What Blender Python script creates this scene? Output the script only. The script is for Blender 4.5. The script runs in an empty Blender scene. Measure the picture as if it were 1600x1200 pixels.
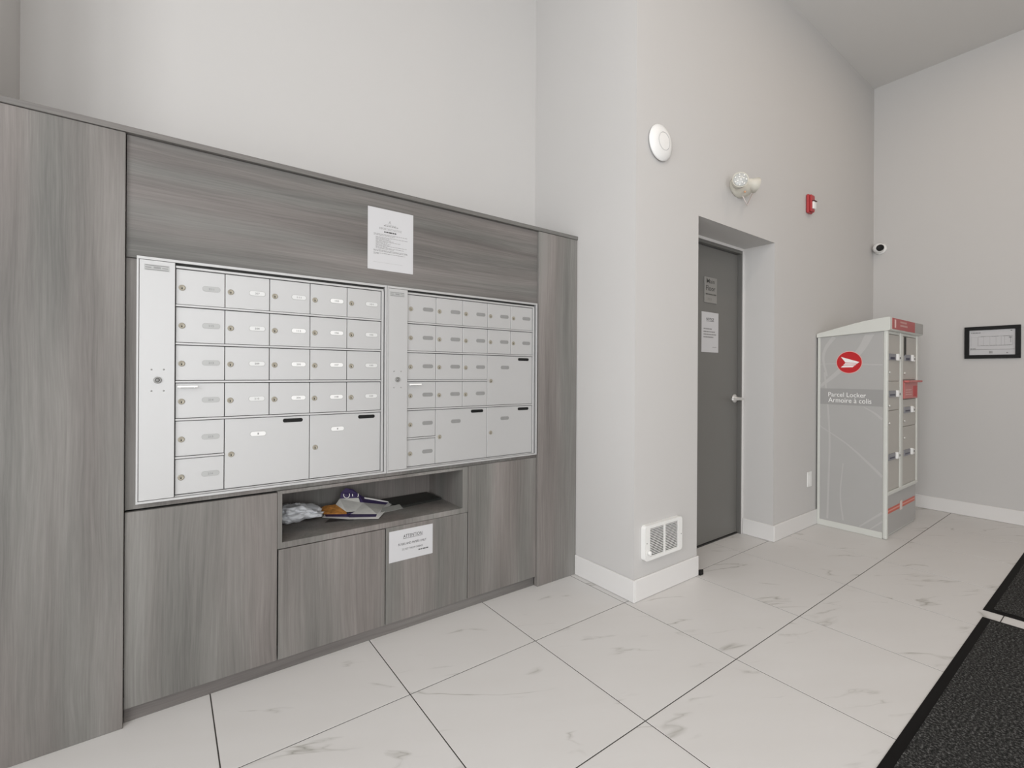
import bpy, bmesh, math, random
from math import radians, sin, cos, pi
from mathutils import Vector, Matrix, noise

S = bpy.context.scene
COL = S.collection
random.seed(7)

# ------------------------------------------------------------------ camera
YAW, ROLL, FPX, PX, PY, CAMH = radians(53.625), radians(0.328), 735.0, 800.0, 584.0, 1.2
FWD = Vector((cos(YAW), sin(YAW), 0))
_r = Vector((sin(YAW), -cos(YAW), 0)); _u = Vector((0, 0, 1))
RGT = _r * cos(ROLL) + _u * sin(ROLL)
UPV = -_r * sin(ROLL) + _u * cos(ROLL)
CAM = Vector((0, 0, CAMH))
cd = bpy.data.cameras.new('camera'); cam = bpy.data.objects.new('camera', cd); COL.objects.link(cam)
m3 = Matrix((RGT, UPV, -FWD)).transposed()
cam.matrix_world = Matrix.Translation(CAM) @ m3.to_4x4()
cd.sensor_width = 36.0; cd.lens = FPX / 1600 * 36
cd.shift_x = 0.0; cd.shift_y = (PY - 600) / 1600
cd.clip_start = 0.02; cd.clip_end = 100
S.camera = cam

# ------------------------------------------------------------------ world, lights, exposure
S.view_settings.view_transform = 'Standard'
S.view_settings.look = 'None'
S.view_settings.gamma = 1.0
S.view_settings.use_curve_mapping = False
S.view_settings.exposure = 0.05
w = bpy.data.worlds.new('world'); S.world = w; w.use_nodes = True
wb = w.node_tree.nodes['Background']
wb.inputs[0].default_value = (0.86, 0.93, 1.0, 1); wb.inputs[1].default_value = 1.0

def area(name, loc, rot, sx, sy, power, color):
    l = bpy.data.lights.new(name, 'AREA'); l.shape = 'RECTANGLE'; l.size = sx; l.size_y = sy
    l.energy = power; l.color = color
    o = bpy.data.objects.new(name, l); COL.objects.link(o)
    o.location = loc; o.rotation_euler = rot
    return o
# daylight entering through the glazed front of the lobby and its clerestory side window
PW_FRONT, PW_SIDE, PW_DOWN = 90, 190, 4.6
area('daylight_front', (0.0, -3.42, 1.75), (radians(90), 0, 0), 3.4, 3.3, PW_FRONT, (1.0, 0.993, 0.985))
area('daylight_side', (-2.12, -0.9, 1.9), (radians(90), 0, radians(-90)), 3.6, 3.2, PW_SIDE, (1.0, 0.993, 0.985))

# unprojection of a photo pixel onto a plane (axis value known)
def un(px, py, ax, v):
    d = FWD + RGT * ((px - PX) / FPX) - UPV * ((py - PY) / FPX)
    t = (v - CAM[ax]) / d[ax]
    return CAM + d * t

# ------------------------------------------------------------------ materials
MAT = {}
def nodes_of(name):
    m = bpy.data.materials.new(name); m.use_nodes = True
    nt = m.node_tree
    return m, nt, nt.nodes, nt.links, nt.nodes['Principled BSDF']
def mat(name, col, rough=0.5, metal=0.0, spec=0.5, bump=None, var=0.0, vscale=8.0, coat=0.0):
    if name in MAT: return MAT[name]
    m, nt, N, L, b = nodes_of(name)
    b.inputs['Base Color'].default_value = (*col, 1)
    b.inputs['Roughness'].default_value = rough
    b.inputs['Metallic'].default_value = metal
    b.inputs['Specular IOR Level'].default_value = spec
    b.inputs['Coat Weight'].default_value = coat
    g = N.new('ShaderNodeNewGeometry')
    nz = N.new('ShaderNodeTexNoise'); nz.inputs['Scale'].default_value = vscale; nz.inputs['Detail'].default_value = 4
    L.new(g.outputs['Position'], nz.inputs['Vector'])
    if var:
        r = N.new('ShaderNodeMix'); r.data_type = 'RGBA'
        r.inputs[6].default_value = (*[c * (1 - var) for c in col], 1)
        r.inputs[7].default_value = (*[min(1, c * (1 + var)) for c in col], 1)
        L.new(nz.outputs['Fac'], r.inputs[0]); L.new(r.outputs[2], b.inputs['Base Color'])
    if bump:
        n2 = N.new('ShaderNodeTexNoise'); n2.inputs['Scale'].default_value = bump[0]; n2.inputs['Detail'].default_value = 3
        L.new(g.outputs['Position'], n2.inputs['Vector'])
        bp = N.new('ShaderNodeBump'); bp.inputs['Strength'].default_value = bump[1]; bp.inputs['Distance'].default_value = bump[2]
        L.new(n2.outputs['Fac'], bp.inputs['Height']); L.new(bp.outputs['Normal'], b.inputs['Normal'])
    MAT[name] = m
    return m

def ramp(N, pts):
    r = N.new('ShaderNodeValToRGB'); cr = r.color_ramp
    while len(cr.elements) < len(pts): cr.elements.new(0.5)
    for e, (p, c) in zip(cr.elements, pts):
        e.position = p; e.color = (*c, 1) if len(c) == 3 else c
    return r

def laminate(name, axis, dark, mid, light):
    """woodgrain laminate; grain runs along world axis 'Z' or 'X'"""
    m, nt, N, L, b = nodes_of(name)
    g = N.new('ShaderNodeNewGeometry'); oi = N.new('ShaderNodeObjectInfo')
    mul = N.new('ShaderNodeVectorMath'); mul.operation = 'MULTIPLY_ADD'
    comb = N.new('ShaderNodeCombineXYZ')
    for i, f in enumerate((11.0, 5.0, 7.0)):
        mm = N.new('ShaderNodeMath'); mm.operation = 'MULTIPLY'; mm.inputs[1].default_value = f
        L.new(oi.outputs['Random'], mm.inputs[0]); L.new(mm.outputs[0], comb.inputs[i])
    add = N.new('ShaderNodeVectorMath'); add.operation = 'ADD'
    L.new(g.outputs['Position'], add.inputs[0]); L.new(comb.outputs[0], add.inputs[1])
    # slow wander of the grain lines
    wn = N.new('ShaderNodeTexNoise'); wn.inputs['Scale'].default_value = 1.0; wn.inputs['Detail'].default_value = 2
    mp0 = N.new('ShaderNodeMapping')
    mp0.inputs['Scale'].default_value = (5, 5, 1.4) if axis == 'Z' else (1.2, 5, 5)
    L.new(add.outputs[0], mp0.inputs['Vector']); L.new(mp0.outputs[0], wn.inputs['Vector'])
    ws = N.new('ShaderNodeMath'); ws.operation = 'MULTIPLY_ADD'; ws.inputs[1].default_value = 0.05; ws.inputs[2].default_value = -0.025
    L.new(wn.outputs['Fac'], ws.inputs[0])
    wc = N.new('ShaderNodeCombineXYZ'); L.new(ws.outputs[0], wc.inputs[0 if axis == 'Z' else 2])
    add2 = N.new('ShaderNodeVectorMath'); add2.operation = 'ADD'
    L.new(add.outputs[0], add2.inputs[0]); L.new(wc.outputs[0], add2.inputs[1])
    def layer(scale, detail, rough):
        mp = N.new('ShaderNodeMapping'); mp.inputs['Scale'].default_value = scale
        n = N.new('ShaderNodeTexNoise'); n.inputs['Scale'].default_value = 1.0
        n.inputs['Detail'].default_value = detail; n.inputs['Roughness'].default_value = rough
        L.new(add2.outputs[0], mp.inputs['Vector']); L.new(mp.outputs[0], n.inputs['Vector'])
        return n.outputs['Fac']
    if axis == 'Z':
        a = layer((14, 14, 0.7), 3, 0.5); c = layer((110, 110, 2.2), 5, 0.6); d = layer((4.5, 4.5, 0.9), 1, 0.4); e = layer((260, 260, 9), 3, 0.6)
    else:
        a = layer((0.8, 14, 26), 3, 0.5); c = layer((2.4, 110, 150), 5, 0.6); d = layer((0.9, 4.5, 7), 1, 0.4); e = layer((9, 260, 300), 3, 0.6)
    def mixm(x, y, f):
        q = N.new('ShaderNodeMix'); q.data_type = 'FLOAT'; q.inputs[0].default_value = f
        L.new(x, q.inputs[2]); L.new(y, q.inputs[3]); return q.outputs[0]
    f = mixm(mixm(mixm(a, d, 0.55), c, 0.30), e, 0.15)
    r = ramp(N, [(0.37, dark), (0.5, mid), (0.63, light)])
    L.new(f, r.inputs[0])
    # faint warm/cool drift between strips
    hue = layer((6, 6, 0.5) if axis == 'Z' else (0.5, 6, 9), 1, 0.4)
    hr = ramp(N, [(0.38, (1.035, 0.985, 0.975)), (0.62, (0.985, 1.0, 0.985))])
    L.new(hue, hr.inputs[0])
    mx = N.new('ShaderNodeMix'); mx.data_type = 'RGBA'; mx.blend_type = 'MULTIPLY'; mx.inputs[0].default_value = 1
    L.new(r.outputs[0], mx.inputs[6]); L.new(hr.outputs[0], mx.inputs[7])
    L.new(mx.outputs[2], b.inputs['Base Color'])
    b.inputs['Roughness'].default_value = 0.52
    b.inputs['Specular IOR Level'].default_value = 0.35
    bp = N.new('ShaderNodeBump'); bp.inputs['Strength'].default_value = 0.12; bp.inputs['Distance'].default_value = 0.001
    L.new(c, bp.inputs['Height']); L.new(bp.outputs['Normal'], b.inputs['Normal'])
    MAT[name] = m
    return m

def tile_material():
    m, nt, N, L, b = nodes_of('porcelain_tile')
    tc = N.new('ShaderNodeTexCoord'); oi = N.new('ShaderNodeObjectInfo')
    mm = N.new('ShaderNodeMath'); mm.operation = 'MULTIPLY'; mm.inputs[1].default_value = 37.0
    L.new(oi.outputs['Random'], mm.inputs[0])
    cb = N.new('ShaderNodeCombineXYZ'); L.new(mm.outputs[0], cb.inputs[0]); L.new(mm.outputs[0], cb.inputs[2])
    ad = N.new('ShaderNodeVectorMath'); ad.operation = 'ADD'
    L.new(tc.outputs['Object'], ad.inputs[0]); L.new(cb.outputs[0], ad.inputs[1])
    mr = N.new('ShaderNodeMapping'); mr.inputs['Rotation'].default_value = (0, 0, radians(30))
    mp = N.new('ShaderNodeMapping'); mp.inputs['Scale'].default_value = (1.0, 3.6, 1.0)
    L.new(ad.outputs[0], mr.inputs['Vector']); L.new(mr.outputs[0], mp.inputs['Vector'])
    def nz(scale, detail, rough, dist=0.0):
        n = N.new('ShaderNodeTexNoise'); n.inputs['Scale'].default_value = scale; n.inputs['Detail'].default_value = detail
        n.inputs['Roughness'].default_value = rough; n.inputs['Distortion'].default_value = dist
        L.new(mp.outputs[0], n.inputs['Vector']); return n.outputs['Fac']
    v = nz(1.5, 4, 0.5, 0.45)
    sub = N.new('ShaderNodeMath'); sub.operation = 'SUBTRACT'; sub.inputs[1].default_value = 0.5; L.new(v, sub.inputs[0])
    ab = N.new('ShaderNodeMath'); ab.operation = 'ABSOLUTE'; L.new(sub.outputs[0], ab.inputs[0])
    vr = ramp(N, [(0.0, (1, 1, 1)), (0.005, (0.5, 0.5, 0.5)), (0.024, (0, 0, 0))]); L.new(ab.outputs[0], vr.inputs[0])
    mask = ramp(N, [(0.535, (0, 0, 0)), (0.655, (1, 1, 1))]); L.new(nz(2.4, 2, 0.5), mask.inputs[0])
    mu = N.new('ShaderNodeMath'); mu.operation = 'MULTIPLY'
    L.new(vr.outputs[0], mu.inputs[0]); L.new(mask.outputs[0], mu.inputs[1])
    mu2 = N.new('ShaderNodeMath'); mu2.operation = 'MULTIPLY'; mu2.inputs[1].default_value = 0.95; L.new(mu.outputs[0], mu2.inputs[0])
    base = N.new('ShaderNodeMix'); base.data_type = 'RGBA'
    base.inputs[6].default_value = (0.63, 0.615, 0.60, 1); base.inputs[7].default_value = (0.675, 0.665, 0.655, 1)
    L.new(nz(2.2, 3, 0.5), base.inputs[0])
    mx = N.new('ShaderNodeMix'); mx.data_type = 'RGBA'; mx.inputs[7].default_value = (0.33, 0.32, 0.29, 1)
    L.new(mu2.outputs[0], mx.inputs[0]); L.new(base.outputs[2], mx.inputs[6]); L.new(mx.outputs[2], b.inputs['Base Color'])
    b.inputs['Roughness'].default_value = 0.42; b.inputs['Specular IOR Level'].default_value = 0.35
    MAT['porcelain_tile'] = m
    return m

def carpet_material():
    m, nt, N, L, b = nodes_of('mat_carpet')
    tc = N.new('ShaderNodeTexCoord')
    n = N.new('ShaderNodeTexNoise'); n.inputs['Scale'].default_value = 120; n.inputs['Detail'].default_value = 4; n.inputs['Roughness'].default_value = 0.75
    L.new(tc.outputs['Object'], n.inputs['Vector'])
    r = ramp(N, [(0.40, (0.012, 0.012, 0.012)), (0.52, (0.036, 0.036, 0.035)), (0.68, (0.20, 0.20, 0.195))]); L.new(n.outputs['Fac'], r.inputs[0])
    L.new(r.outputs[0], b.inputs['Base Color'])
    b.inputs['Roughness'].default_value = 0.95; b.inputs['Specular IOR Level'].default_value = 0.1
    bp = N.new('ShaderNodeBump'); bp.inputs['Strength'].default_value = 0.8; bp.inputs['Distance'].default_value = 0.004
    L.new(n.outputs['Fac'], bp.inputs['Height']); L.new(bp.outputs['Normal'], b.inputs['Normal'])
    MAT['mat_carpet'] = m
    return m

def glass_material():
    m = bpy.data.materials.new('window_glass'); m.use_nodes = True
    nt = m.node_tree; N = nt.nodes; L = nt.links
    N.clear()
    o = N.new('ShaderNodeOutputMaterial'); t = N.new('ShaderNodeBsdfTransparent'); g = N.new('ShaderNodeBsdfGlossy')
    t.inputs[0].default_value = (0.96, 0.96, 0.96, 1); g.inputs['Roughness'].default_value = 0.02
    x = N.new('ShaderNodeMixShader'); x.inputs[0].default_value = 0.06
    L.new(t.outputs[0], x.inputs[1]); L.new(g.outputs[0], x.inputs[2]); L.new(x.outputs[0], o.inputs[0])
    MAT['window_glass'] = m
    return m

LV = laminate('laminate_vertical', 'Z', (0.122, 0.117, 0.111), (0.180, 0.172, 0.163), (0.244, 0.235, 0.225))
LH = laminate('laminate_horizontal', 'X', (0.105, 0.101, 0.097), (0.158, 0.152, 0.146), (0.215, 0.208, 0.200))
TILE = tile_material(); CARPET = carpet_material(); GLASS = glass_material()
WALL = mat('wall_paint', (0.565, 0.555, 0.545), 0.75, spec=0.25, bump=(300, 0.05, 0.001))
CEIL = mat('ceiling_paint', (0.66, 0.65, 0.635), 0.85, spec=0.2)
TRIM = mat('trim_paint', (0.72, 0.71, 0.70), 0.45)
GROUT = mat('grout', (0.055, 0.05, 0.045), 0.9)
ALU = mat('mailbox_enamel', (0.495, 0.495, 0.495), 0.45, metal=0.3, spec=0.45, var=0.015, vscale=3)
ALUD = mat('mailbox_interior', (0.045, 0.045, 0.043), 0.7)
BRASS = mat('lock_brass', (0.32, 0.295, 0.24), 0.45, metal=0.25)
STEEL = mat('brushed_steel', (0.72, 0.71, 0.69), 0.35, metal=0.7)
STEELD = mat('lock_steel', (0.30, 0.30, 0.29), 0.4, metal=0.6)
INK = mat('black_ink', (0.03, 0.03, 0.03), 0.8)
INKG = mat('grey_ink', (0.26, 0.26, 0.26), 0.8)
BLACK = mat('black_plastic', (0.008, 0.008, 0.008), 0.5, spec=0.2)
PAPER = mat('white_paper', (0.55, 0.55, 0.563), 0.8, spec=0.2)
PLATEG = mat('plate_grey', (0.40, 0.405, 0.40), 0.35)
PLATEM = mat('plate_mid', (0.24, 0.24, 0.236), 0.4)
PLATEL = mat('plate_clear', (0.63, 0.635, 0.63), 0.3)
PLATEW = mat('plate_white', (0.75, 0.75, 0.745), 0.45)
DOORM = mat('door_paint', (0.150, 0.147, 0.138), 0.42, spec=0.5, var=0.04, vscale=2)
FRAMED = mat('door_frame_paint', (0.14, 0.137, 0.13), 0.45)
DARK = mat('dark_gap', (0.03, 0.029, 0.027), 0.8)
WPLAS = mat('white_plastic', (0.82, 0.82, 0.81), 0.38)
CREAM = mat('cream_plastic', (0.62, 0.60, 0.53), 0.4)
RED = mat('red_plastic', (0.42, 0.035, 0.04), 0.32)
REDP = mat('red_print', (0.50, 0.012, 0.016), 0.4)
PINK = mat('pink_ring_print', (0.75, 0.42, 0.40), 0.45)
ALARML = mat('strobe_lens', (0.85, 0.85, 0.84), 0.1)
LOCKT = mat('locker_trim', (0.62, 0.63, 0.595), 0.4)
LOCKG = mat('locker_print_grey', (0.405, 0.40, 0.392), 0.42, var=0.05, vscale=2.5)
LOCKS = mat('locker_print_swoosh', (0.465, 0.46, 0.45), 0.42)
LOCKB = mat('locker_print_band', (0.325, 0.322, 0.316), 0.42)
LOCKD = mat('locker_door_beige', (0.45, 0.43, 0.395), 0.42)
WPRINT = mat('white_print', (0.86, 0.86, 0.85), 0.5)
RUBBER = mat('mat_rubber', (0.008, 0.0075, 0.0075), 0.75, spec=0.12)

# ------------------------------------------------------------------ mesh helpers
WLOC = {}
def link(o, parent, loc):
    COL.objects.link(o)
    o.location = loc
    WLOC[o.name] = Vector(loc)
    if parent is not None:
        o.parent = parent
        o.matrix_parent_inverse = Matrix.Translation(-WLOC[parent.name])
def me_from(name, v, f, mats, fm=None, smooth=False):
    me = bpy.data.meshes.new(name); me.from_pydata([tuple(p) for p in v], [], f); me.update()
    for m in mats: me.materials.append(m)
    if fm: me.polygons.foreach_set('material_index', fm)
    if smooth: me.polygons.foreach_set('use_smooth', [True] * len(me.polygons))
    return me
def place(name, me, parent=None, loc=(0, 0, 0)):
    o = bpy.data.objects.new(name, me); link(o, parent, loc); return o
class MB:
    """collects world-space shapes; build() links them as one mesh object centred on its bounds"""
    def __init__(s): s.v = []; s.f = []; s.m = []; s.sm = []
    def add(s, v, f, mi=0, sm=False):
        o = len(s.v); s.v += [Vector(p) for p in v]
        s.f += [[i + o for i in q] for q in f]; s.m += [mi] * len(f); s.sm += [sm] * len(f); return s
    def bm(s, bm, mi=0, mat4=None, sm=False):
        bm.verts.index_update()
        v = [(mat4 @ q.co) if mat4 else q.co.copy() for q in bm.verts]
        s.add(v, [[q.index for q in f.verts] for f in bm.faces], mi, sm); bm.free(); return s
    def box(s, x0, x1, y0, y1, z0, z1, bev=0.0, mi=0, seg=1):
        if bev:
            b = bmesh.new(); bmesh.ops.create_cube(b, size=1)
            for q in b.verts:
                q.co = Vector(((x0 + x1) / 2 + q.co.x * (x1 - x0), (y0 + y1) / 2 + q.co.y * (y1 - y0), (z0 + z1) / 2 + q.co.z * (z1 - z0)))
            bmesh.ops.bevel(b, geom=list(b.edges), offset=bev, segments=seg, affect='EDGES', profile=0.5)
            return s.bm(b, mi)
        v = [(x0, y0, z0), (x1, y0, z0), (x1, y1, z0), (x0, y1, z0), (x0, y0, z1), (x1, y0, z1), (x1, y1, z1), (x0, y1, z1)]
        f = [[0, 3, 2, 1], [4, 5, 6, 7], [0, 1, 5, 4], [1, 2, 6, 5], [2, 3, 7, 6], [3, 0, 4, 7]]
        return s.add(v, f, mi)
    def lathe(s, prof, origin, axis, n=32, mi=0, sm=True):
        """prof: (radius, distance along axis) list"""
        ax = Vector(axis).normalized(); q = ax.to_track_quat('Z', 'Y').to_matrix(); o = Vector(origin)
        v = []; f = []
        for r, h in prof:
            for k in range(n):
                a = 2 * pi * k / n; v.append(o + q @ Vector((r * cos(a), r * sin(a), h)))
        for i in range(len(prof) - 1):
            for k in range(n):
                f.append([i * n + k, i * n + (k + 1) % n, (i + 1) * n + (k + 1) % n, (i + 1) * n + k])
        s.add(v, f, mi, sm)
        s.add(v[:n], [list(range(n))[::-1]], mi); s.add(v[-n:], [list(range(n))], mi)
        return s
    def tube(s, pts, r, n=10, mi=0):
        P = [Vector(p) for p in pts]; v = []; f = []
        for i, p in enumerate(P):
            t = (P[min(i + 1, len(P) - 1)] - P[max(i - 1, 0)]).normalized(); q = t.to_track_quat('Z', 'Y').to_matrix()
            for k in range(n):
                a = 2 * pi * k / n; v.append(p + q @ Vector((r * cos(a), r * sin(a), 0)))
        for i in range(len(P) - 1):
            for k in range(n):
                f.append([i * n + k, i * n + (k + 1) % n, (i + 1) * n + (k + 1) % n, (i + 1) * n + k])
        f += [list(range(n))[::-1], [len(v) - n + k for k in range(n)]]
        return s.add(v, f, mi, True)
    def prism(s, poly, d, mi=0):
        """poly: world points of one face, d: extrusion vector"""
        n = len(poly); d = Vector(d); v = [Vector(p) for p in poly] + [Vector(p) + d for p in poly]
        f = [list(range(n)), [n + k for k in range(n)][::-1]] + [[k, n + k, n + (k + 1) % n, (k + 1) % n] for k in range(n)]
        return s.add(v, f, mi)
    def mesh(s, me, mat4, mi=0):
        return s.add([mat4 @ q.co for q in me.vertices], [list(p.vertices) for p in me.polygons], mi)
    def build(s, name, mats, parent=None, origin=None):
        if not isinstance(mats, (list, tuple)): mats = [mats]
        lo = Vector([min(p[i] for p in s.v) for i in range(3)]); hi = Vector([max(p[i] for p in s.v) for i in range(3)])
        c = Vector(origin) if origin else (lo + hi) / 2
        me = me_from(name, [p - c for p in s.v], s.f, mats, s.m)
        me.polygons.foreach_set('use_smooth', s.sm)
        b = bmesh.new(); b.from_mesh(me); bmesh.ops.recalc_face_normals(b, faces=b.faces); b.to_mesh(me); b.free()
        return place(name, me, parent, c)
def tag(o, label, cat, group=None, kind=None):
    if label: o['label'] = label
    if cat: o['category'] = cat
    if group: o['group'] = group
    if kind: o['kind'] = kind
    return o
def thing(name, loc, label, cat, group=None, kind=None):
    o = bpy.data.objects.new(name, None); o.empty_display_size = 0.05; link(o, None, loc)
    return tag(o, label, cat, group, kind)
def struct(name, mb, m, label, cat):
    return tag(mb.build(name, m), label, cat, kind='structure')

_tx = {}
def text(body, bold=0.0):
    """flat text mesh, bounds normalised to start at (0,0)"""
    if (body, bold) in _tx: return _tx[(body, bold)]
    c = bpy.data.curves.new('t', 'FONT'); c.body = body; c.size = 1; c.offset = bold; c.resolution_u = 3
    o = bpy.data.objects.new('t', c); COL.objects.link(o)
    dg = bpy.context.evaluated_depsgraph_get()
    me = bpy.data.meshes.new_from_object(o.evaluated_get(dg))
    bpy.data.objects.remove(o); bpy.data.curves.remove(c)
    xs = [q.co.x for q in me.vertices]; ys = [q.co.y for q in me.vertices]
    me['wh'] = (max(xs) - min(xs), max(ys) - min(ys))
    for q in me.vertices: q.co.x -= min(xs); q.co.y -= min(ys)
    _tx[(body, bold)] = me
    return me
def face_y(x, z, y): return Matrix(((1, 0, 0, x), (0, 0, -1, y), (0, 1, 0, z), (0, 0, 0, 1)))       # faces -y
def face_x(y, z, x): return Matrix(((0, 0, -1, x), (-1, 0, 0, y), (0, 1, 0, z), (0, 0, 0, 1)))      # faces -x
def put_text(mb, body, M, w_, h_, mi=0, bold=0.0):
    me = text(body, bold); ww, hh = me['wh']
    return mb.mesh(me, M @ Matrix.Diagonal((w_ / ww, h_ / hh, 1, 1)), mi)
def rounded(x0, x1, z0, z1, r, n=6):
    p = []
    for cx_, cz_, a0 in ((x1 - r, z1 - r, 0), (x0 + r, z1 - r, 90), (x0 + r, z0 + r, 180), (x1 - r, z0 + r, 270)):
        for k in range(n + 1):
            a = radians(a0 + 90 * k / n); p.append((cx_ + r * cos(a), cz_ + r * sin(a)))
    return p

# ------------------------------------------------------------------ the room
XE, YB, ZC = 5.56, 1.61, 4.0           # right wall, back wall, ceiling
XA0, XA1, YA = -0.433, 1.99, 2.451     # alcove of the mail cabinet
XD0, XD1, ZD, YD = 2.568, 3.53, 2.154, 1.83   # recessed doorway
XL, YF = -1.9, -3.2
struct('ceiling', MB().box(XL - .12, XE + .12, YF - .12, YA + .12, ZC, ZC + .12), CEIL, 'high pale grey painted lobby ceiling', 'ceiling')
wb_ = MB()
wb_.box(XA1, XD0, YB, YA + .12, 0, ZC)
wb_.box(XD0, XD1, YB, YD + .12, ZD, ZC)
wb_.box(XD1, XE + .12, YB, YD + .12, 0, ZC)
struct('wall_back', wb_, WALL, 'light grey painted wall with the recessed doorway and projecting pier', 'wall')
struct('wall_alcove', MB().box(XA0, XA1, YA, YA + .12, 0, ZC), WALL, 'light grey wall behind and above the wood-grain mail cabinet', 'wall')
struct('wall_left', MB().box(XL, XA0, 2.062, YA + .12, 0, ZC).box(XL - .12, XL, 0.9, YA + .12, 0, ZC).box(XL - .12, XL, YF - .12, -2.7, 0, ZC).box(XL - .12, XL, -2.7, 0.9, 3.5, ZC).box(XL - .12, XL, -2.7, 0.9, 0, .3), WALL, 'light grey wall closing the mail alcove on its left', 'wall')
struct('wall_right', MB().box(XE, XE + .12, YF - .12, YB, 0, ZC), WALL, 'light grey end wall carrying the framed plan', 'wall')
struct('wall_front', MB().box(XL, -1.7, YF - .12, YF, 0, ZC).box(1.7, XE, YF - .12, YF, 0, ZC).box(-1.7, 1.7, YF - .12, YF, 3.4, ZC), WALL, 'light grey wall around the glazed lobby front', 'wall')
def window(name, axis, a0, a1, z0, z1, n, pos, label):
    fr = MB(); t = .06
    def bx(mb, p0, p1, q0, q1, d0=-.05, d1=.05):
        if axis == 'y': mb.box(p0, p1, pos + d0, pos + d1, q0, q1)
        else: mb.box(pos + d0, pos + d1, p0, p1, q0, q1)
    bx(fr, a0, a1, z0, z0 + t); bx(fr, a0, a1, z1 - t, z1)
    for k in range(n + 1):
        p = a0 + (a1 - a0 - t) * k / n; bx(fr, p, p + t, z0 + t, z1 - t)
    o = tag(fr.build(name, FRAMED), label, 'window', kind='structure')
    for k in range(n):
        g = MB(); p = a0 + (a1 - a0 - t) * k / n
        bx(g, p + t, p + (a1 - a0 - t) / n, z0 + t, z1 - t, -.004, .004); g.build('pane', GLASS, o)
window('window_1', 'y', -1.7, 1.7, 0, 3.4, 3, YF - .06, 'dark framed glazed front of the lobby')
window('window_2', 'x', -2.7, 0.9, 0.3, 3.5, 3, XL - .06, 'dark framed tall side window of the lobby')
# floor: grout bed with single tiles laid on it
fl = struct('floor', MB().box(XL, XE, YF, YA, -.05, -.0012), GROUT, 'white marble-look porcelain tile floor with thin dark joints', 'floor')
TP = 0.6025; gap = 0.0021
tb = MB().box(-TP / 2 + gap, TP / 2 - gap, -TP / 2 + gap, TP / 2 - gap, -.008, 0, bev=.0006)
tile_me = None
for i in range(-6, 9):
    for j in range(-8, 2):
        cx_, cy_ = .742 + TP * (i + .5), 1.0345 + TP * (j + .5)
        x0, x1 = max(cx_ - TP / 2, XL), min(cx_ + TP / 2, XE); y0, y1 = max(cy_ - TP / 2, YF), min(cy_ + TP / 2, 2.23)
        if x1 - x0 < .02 or y1 - y0 < .02: continue
        if x1 - x0 > TP - .01 and y1 - y0 > TP - .01:
            if tile_me is None:
                o = tb.build('tile', TILE, fl, origin=(0, 0, 0)); tile_me = o.data
            else:
                o = bpy.data.objects.new('tile', tile_me); link(o, fl, (0, 0, 0))
            o.location = (cx_, cy_, 0)
        else:
            MB().box(x0 + gap, x1 - gap, y0 + gap, y1 - gap, -.008, 0, bev=.0006).build('tile', TILE, fl)
# baseboards
BH, BT = .118, .012
def baseboard(name, x0, x1, y0, y1, label):
    struct(name, MB().box(x0, x1, y0, y1, .001, BH, bev=.003), TRIM, label, 'baseboard')
baseboard('baseboard_alcove', XA1 - BT, XA1, YB - BT, 2.043, 'white baseboard on the pier beside the mail cabinet')
baseboard('baseboard_pier', XA1 + .0005, XD0 + .004, YB - BT, YB, 'white baseboard under the wall heater')
baseboard('baseboard_doorway', XD1 - BT, XD1, YB - BT, YD - .002, 'white baseboard inside the doorway recess')
baseboard('baseboard_back', XD1 + .0005, XE - BT - .001, YB - BT, YB, 'white baseboard between doorway and parcel locker')
baseboard('baseboard_right', XE - BT, XE, YF, YB - BT - .001, 'white baseboard along the end wall')
# recessed service door
dr = MB()
fw = .018
dr.box(XD0, XD1, YD, YD + .012, ZD - fw, ZD).box(XD1 - fw, XD1, YD, YD + .012, 0, ZD - fw).box(XD0, XD0 + fw, YD, YD + .012, 0, ZD - fw)
door = thing('door_1', ((XD0 + XD1) / 2, YD, 0), 'grey steel door set back in a plastered recess', 'door', kind='structure')
dr.build('frame_edge', TRIM, door)
dj = MB()
dj.box(XD0 + fw, XD1 - fw, YD + .004, YD + .06, ZD - fw - .022, ZD - fw).box(XD1 - fw - .012, XD1 - fw, YD + .004, YD + .06, 0, ZD - fw - .022).box(XD0 + fw, XD0 + fw + .012, YD + .004, YD + .06, 0, ZD - fw - .022)
dj.build('frame_stop', FRAMED, door)
MB().box(XD0 + .02, XD1 - .02, YD + .025, YD + .06, .001, .008).build('threshold', DARK, door)
xr = XD1 - fw - .016
leaf = MB().box(XD0 + fw + .015, xr, YD + .032, YD + .072, .012, ZD - fw - .026, bev=.002).build('door_leaf', DOORM, door)
MB().lathe([(.0, 0), (.033, 0), (.033, .008), (.026, .016), (.012, .018), (.012, .062)], (3.448, YD + .032, 1.024), (0, -1, 0), 28).box(3.30, 3.462, YD - .042, YD - .026, 1.015, 1.033, bev=.003).build('lever_handle', STEEL, leaf)
MB().box(xr + .0155, xr + .0165, YD + .004, YD + .03, .985, 1.055).build('strike_plate', STEELD, door)

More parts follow.
